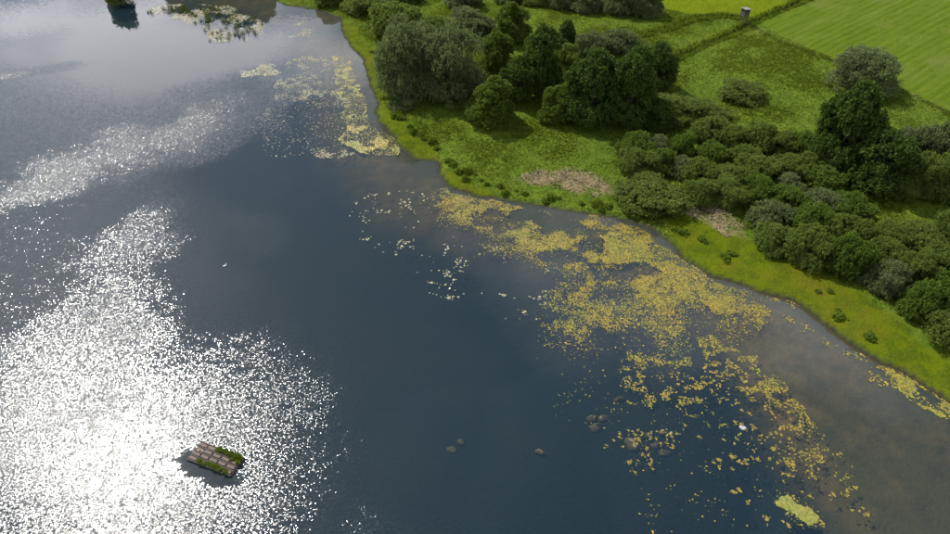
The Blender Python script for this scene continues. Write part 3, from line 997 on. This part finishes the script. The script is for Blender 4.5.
# among the reeds at the top
REEDS = [(150, 8), (165, 4), (195, 4), (235, 6), (262, 20), (266, 34), (236, 44), (214, 42), (206, 30), (172, 20), (152, 17)]
put(scatter(REEDS, 15000, lambda x, y: .9 * smooth(.38, .62, fbm(x, y, 4, 76, 4)), RNG, 4.0), .10, .30, 1)
put(scatter([(773, 500), (780, 492), (792, 493), (815, 508), (826, 518), (820, 528), (806, 530), (780, 512)], 260, lambda x, y: np.full(x.shape, .8), RNG, 1.0), .04, .13)
lx, ly, lr, lk = (np.concatenate(a) for a in (lx, ly, lr, lk))
for kk, nm, mt, lab in ((0, 'lily_leaves', M_LILY, 'dense drift of yellow green floating lily leaves along the shore'), (1, 'pale_lily_leaves', M_LILY_PALE, 'scattered pale floating lily leaves on the upper lake'),
                        (2, 'golden_lily_leaves', M_LILY_GOLD, 'golden strip of floating lily leaves beside the upper shore bend')):
    s = lk == kk
    v, f = pads(lx[s], ly[s], lr[s], RNG)
    tag(link(nm, mesh_np(nm, v, f, mt)), lab, 'lily leaves', kind='stuff')

# the larger, separate lily clumps in the lower right: one thing each
VAR = []
for i in range(10):
    r_ = np.random.default_rng(300 + i)
    n_ = int(r_.integers(5, 13))
    v, f = pads(r_.normal(0, .14, n_), r_.normal(0, .10, n_), r_.uniform(.07, .17, n_), r_, .036, .16)
    VAR.append(mesh_np('lily_clump', v, f, M_LILY_OCHRE))
cl = []
for poly, n, thr in (([(590, 395), (640, 372), (700, 358), (760, 375), (800, 405), (845, 455), (858, 500), (830, 530), (780, 530), (740, 500), (690, 480), (600, 475)], 1500, .40),
                     ([(600, 380), (700, 352), (720, 372), (640, 390)], 300, .45)):
    x, y = scatter(poly, n, lambda x, y: smooth(thr, thr + .16, fbm(x, y, 3.0, 81)), RNG)
    cl += list(zip(x, y))
random.shuffle(cl)
for x, y in cl[:250]:
    o = link('lily_clump', random.choice(VAR))
    o.location = (x, y, random.uniform(0, .01)); o.rotation_euler = (0, 0, random.uniform(0, 6.28))
    s = random.uniform(.45, 1.05); o.scale = (s, s, 1)
    tag(o, 'small clump of yellowish lily leaves floating apart in the lower right water', 'lily clump', 'separate lily clumps in the lower right')

# big algae mat (leaves gather round it)
me_rng = np.random.default_rng(9)
pl = P([(776, 499), (781, 495), (790, 496), (797, 503), (812, 510), (821, 517), (818, 523), (808, 526), (800, 520), (792, 513), (783, 509), (775, 506)])
lo, hi = pl.min(0) - .2, pl.max(0) + .2
ax_, ay_, af_ = sheet(np.arange(lo[0], hi[0], .11), np.arange(lo[1], hi[1], .11))
s_ = sdf(ax_, ay_, pl) + (fbm(ax_, ay_, .5, 91) - .5) * .55
az_ = np.clip(s_ * .4, -.05, .06) + .02 + .07 * (fbm(ax_, ay_, .35, 92) - .4)
kf = (s_[af_] > -.02).all(1)
M_ALGAE = plain_material('algae_mat', (.055, .075, .010), (.23, .22, .028), 3.6, .75, .8, .10)
am = mesh_np('algae_mat', np.stack((ax_, ay_, az_), 1), af_[kf], M_ALGAE, True)
tag(link('algae_mat', am), 'large yellow green mat of algae floating near the bottom edge', 'algae mat')

# ------------------------------------------------------------------ stones


def stone_mesh(seed, mat, name='stone'):
    rng = random.Random(seed)
    V, F = [], []
    n, m_ = 14, 9
    ph = [rng.uniform(0, 6.28) for _ in range(8)]
    for j in range(m_ + 1):
        th = PI * j / m_
        for i in range(n):
            a = 2 * PI * i / n
            q = 1 + .14 * math.sin(2 * a + ph[0]) + .10 * math.sin(3 * a + ph[1] + th) + .08 * math.sin(2 * th + ph[2]) + .06 * math.sin(5 * a + 3 * th + ph[3])
            V.append((q * math.sin(th) * math.cos(a), q * math.sin(th) * math.sin(a), q * math.cos(th) * .62))
    for j in range(m_):
        for i in range(n):
            F.append((j * n + i, (j + 1) * n + i, (j + 1) * n + (i + 1) % n, j * n + (i + 1) % n))
    return MB().add(V, F).mesh(name, mat, True)


M_STONE = plain_material('algae_stone', (.070, .058, .027), (.125, .10, .046), 2.0, .8, .5, .05)
M_PALE = plain_material('pale_stone', (.26, .25, .24), (.40, .385, .37), 3.0, .7, .4, .03)
for i, (px, py, w, h, z, lab) in enumerate(STONES):
    z = z * 1.7 if z < -.1 else z
    g = at(px, py, z)
    o = link('stone', stone_mesh(i, M_STONE))
    r = w / 2 / scale_at(py)
    zb = float(ground_h(np.array([g[0]]), np.array([g[1]]))[0])
    o.location = (g[0], g[1], max(z - r * .55 * h, zb - r * .08)); o.scale = (r, r * .75, r * h); o.rotation_euler = (0, 0, random.uniform(-.4, .4))
    tag(o, lab, 'stone', 'stones in the shallow water')
g = at(743, 428, .1)
o = link('stone', stone_mesh(40, M_PALE)); o.location = (g[0], g[1], .06); o.scale = (.36, .31, .32)
tag(o, 'whitish boulder standing out of the water among lily clumps', 'stone')

# ------------------------------------------------------------------ raft
M_PLANK = plain_material('weathered_planks', (.135, .100, .078), (.235, .18, .145), 2.4, .8, .4, .02)
M_BEAM = plain_material('raft_beam', (.04, .032, .026), (.075, .06, .05), 3.0, .85, .4, .02)
M_FLOAT = plain_material('raft_float', (.03, .03, .03), (.06, .06, .06), 3.0, .6, .2, .01)
A, B_, C_, D_ = at(187, 458, .3), at(201, 442, .3), at(246, 458, .3), at(227, 475, .3)
ctr = (A + B_ + C_ + D_) / 4
ux = ((C_ - B_) + (D_ - A)) / 2; LX = np.hypot(*ux); ux /= LX
uy = ((B_ - A) + (C_ - D_)) / 2; uy = uy - ux * (uy @ ux); LY = np.hypot(*uy); uy /= LY
raft = link('floating_raft', None)
raft.location = (ctr[0], ctr[1], 0); raft.rotation_euler = (0, 0, math.atan2(ux[1], ux[0]))
tag(raft, 'weathered wooden raft of square deck panels floating in the sun glitter', 'raft')
NC, NR = 5, 4
pw, ph_ = LX / NC, LY / NR
for j in range(NR + 1):
    b = MB().box((0, -LY / 2 + j * ph_, .21), (LX + .12, .13, .18), 0)
    link('beam', b.mesh('beam', M_BEAM), raft)
for i in range(NC + 1):
    b = MB().box((-LX / 2 + i * pw, 0, .115), (.12, LY - .02, .14), 0)
    link('cross_beam', b.mesh('cross_beam', M_BEAM), raft)
for s in (-.32, .32):
    b = MB().tube([(-LX / 2 + .2, s * LY, -.02), (LX / 2 - .2, s * LY, -.02)], [.2, .2], 12)
    link('float_barrel', b.mesh('float_barrel', M_FLOAT, True), raft)
pan = MB()
for q in range(5):
    w_ = (ph_ - .26) / 5
    pan.box((0, -ph_ / 2 + .13 + w_ * (q + .5), 0), (pw - .20, w_ - .02, .05))
pan_me = pan.mesh('deck_panel', M_PLANK)
for j in range(NR):
    for i in range(NC):
        o = link('deck_panel', pan_me, raft)
        o.location = (-LX / 2 + (i + .5) * pw, -LY / 2 + (j + .5) * ph_, .31 + random.uniform(-.012, .012))
        o.rotation_euler = (random.uniform(-.02, .02), random.uniform(-.02, .02), PI * (random.random() < .5) + random.uniform(-.015, .015))


def raft_plants(cells, seed, label):
    rng = np.random.default_rng(seed)
    xs_, ys_ = [], []
    for x0, x1, y0, y1, n in cells:
        xs_.append(rng.uniform(x0, x1, n) * LX / 2); ys_.append(rng.uniform(y0, y1, n) * LY / 2)
    xs_, ys_ = np.concatenate(xs_), np.concatenate(ys_)
    X = ctr[0] + ux[0] * xs_ + uy[0] * ys_; Y = ctr[1] + ux[1] * xs_ + uy[1] * ys_
    k_ = fbm(X, Y, .45, seed, 3) > .45
    X, Y = X[k_], Y[k_]
    pts = np.stack((X, Y, .32 + rng.uniform(0, .32, len(X)) * fbm(X, Y, .5, seed + 1) * 1.6), 1)
    o_ = unit(len(X), rng); o_[:, 2] = np.abs(o_[:, 2]) + .3
    v, f = leaves(pts, o_, .13, rng, 0, 2.0)
    v2, f2 = blades(X[::3], Y[::3], np.full(len(X[::3]), .3), rng.uniform(.15, .5, len(X[::3])), np.full(len(X[::3]), .025), .5, rng, 2)
    o = link('weed_growth', mesh_np('weed_growth', v, f, M_HERB))
    s = link('stems', mesh_np('stems', v2, f2, M_STRAW if seed != 2 else M_HERB), o)
    tag(o, label, 'weeds')


raft_plants([(-.2, .92, .62, 1.05, 620)], 1, 'green weeds growing along the far edge of the raft')
raft_plants([(.62, 1.04, .15, .95, 420)], 2, 'brightest green weed tuft at the right end of the raft')
raft_plants([(-.55, .88, -1.06, -.62, 650)], 3, 'green and brownish weeds along the near edge of the raft')

# ------------------------------------------------------------------ hunting stand
M_DARKWOOD = plain_material('dark_stained_wood', (.035, .028, .022), (.075, .06, .048), 3, .8, .3, .02)
M_ROOF = plain_material('pale_roof', (.11, .11, .11), (.17, .17, .165), 2, .6, .2, .02)
M_OPEN_SHADE = plain_material('opening_shade', (.008, .008, .008), (.015, .015, .015), 2, .7, .1, .01)  # near-black colour stands in for the shade inside the cabin
g = at(742, 24.5, 1.0)
hz_ = float(ground_h(np.array([g[0]]), np.array([g[1]]))[0])
hs = link('hunting_stand', None); hs.location = (g[0], g[1], hz_); hs.rotation_euler = (0, 0, .35); hs.scale = (.9, .9, 1.05)
tag(hs, 'small dark wooden hunting stand on legs at the field corner', 'hunting stand')
for sx in (-1, 1):
    for sy in (-1, 1):
        link('leg', MB().tube([(sx * 1.0, sy * 1.0, -.3), (sx * .78, sy * .78, 2.0)], [.075, .065], 8).mesh('leg', M_DARKWOOD, True), hs)
for a, b in (((-.95, -.95, .5), (.85, -.85, 1.7)), ((-.95, .95, .5), (.85, .85, 1.7))):
    link('brace', MB().tube([a, b], [.04, .04], 6).mesh('brace', M_DARKWOOD, True), hs)
link('platform', MB().box((0, 0, 2.06), (1.9, 1.9, .12)).mesh('platform', M_DARKWOOD), hs)
for nm, c, d in (('wall', (0, -.82, 2.5), (1.7, .06, .76)), ('wall', (0, .82, 2.8), (1.7, .06, 1.36)), ('wall', (-.82, 0, 2.5), (.06, 1.58, .76)), ('wall', (.82, 0, 2.5), (.06, 1.58, .76)),
                 ('wall', (0, -.82, 3.38), (1.7, .06, .2)), ('wall', (-.82, 0, 3.38), (.06, 1.58, .2)), ('wall', (.82, 0, 3.38), (.06, 1.58, .2))):
    link(nm, MB().box(c, d).mesh(nm, M_DARKWOOD), hs)
for sx in (-1, 1):
    link('corner_post', MB().box((sx * .80, -.80, 3.08), (.10, .10, .42)).mesh('corner_post', M_DARKWOOD), hs)
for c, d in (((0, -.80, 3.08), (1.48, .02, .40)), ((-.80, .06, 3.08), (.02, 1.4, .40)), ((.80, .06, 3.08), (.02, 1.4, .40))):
    link('opening_shade_panel', MB().box(c, d).mesh('opening_shade_panel', M_OPEN_SHADE), hs)  # thin panel filling the opening, interior shade put into its colour
link('roof', MB().box((0, 0, 3.60), (2.15, 2.15, .08), 0, .10).mesh('roof', M_ROOF), hs)
lad = MB()
for s in (-.22, .22): lad.tube([(s, -1.9, -.2), (s, -.95, 2.1)], [.04, .04], 6)
for q in range(7): lad.tube([(-.22, -1.84 + .13 * q, -.02 + .29 * q), (.22, -1.84 + .13 * q, -.02 + .29 * q)], [.025, .025], 5)
link('ladder', lad.mesh('ladder', M_DARKWOOD, True), hs)

# ------------------------------------------------------------------ reeds in the lake, water bird
RV = []
for i in range(4):
    r_ = np.random.default_rng(500 + i)
    n_ = 26
    v, f = blades(r_.normal(0, .22, n_), r_.normal(0, .22, n_), np.full(n_, -.05), r_.uniform(.7, 1.7, n_), np.full(n_, .035), .25, r_, 1)
    RV.append(mesh_np('reed_clump', v, f, M_REED))
x, y = scatter(REEDS, 1500, lambda x, y: .22 * smooth(.40, .62, fbm(x, y, 4, 82)) + .04, RNG)
for a, b in list(zip(x, y))[:90]:
    o = link('reed_clump', random.choice(RV)); o.location = (a, b, 0); o.rotation_euler = (0, 0, random.uniform(0, 6.28))
    s = random.uniform(.7, 1.2); o.scale = (s * 1.2, s * 1.2, s)
    tag(o, 'dark reed clump standing in the pale lily field at the top', 'reeds', 'reed clumps in the upper lake')
M_WHITE = plain_material('white_plumage', (.70, .70, .68), (.80, .80, .79), 8, .7, .2, .01)
M_BEAK = plain_material('orange_beak', (.45, .18, .03), (.55, .22, .04), 8, .5, .1, .01)
g = at(225, 266)
sw = link('water_bird', None); sw.location = (g[0], g[1], 0); sw.rotation_euler = (0, 0, .6); sw.scale = (.62, .62, .62)
tag(sw, 'tiny white water bird swimming alone on the dark lake', 'bird')
bd = MB().tube([(-.48, 0, .16), (-.36, 0, .13), (-.12, 0, .10), (.14, 0, .10), (.30, 0, .13), (.37, 0, .24), (.34, 0, .38), (.35, 0, .50), (.42, 0, .57), (.52, 0, .55)],
               [.02, .10, .17, .17, .11, .055, .042, .045, .055, .025], 10)
link('body', bd.mesh('body', M_WHITE, True), sw)
link('beak', MB().tube([(.52, 0, .55), (.62, 0, .52)], [.02, .006], 6).mesh('beak', M_BEAK, True), sw)
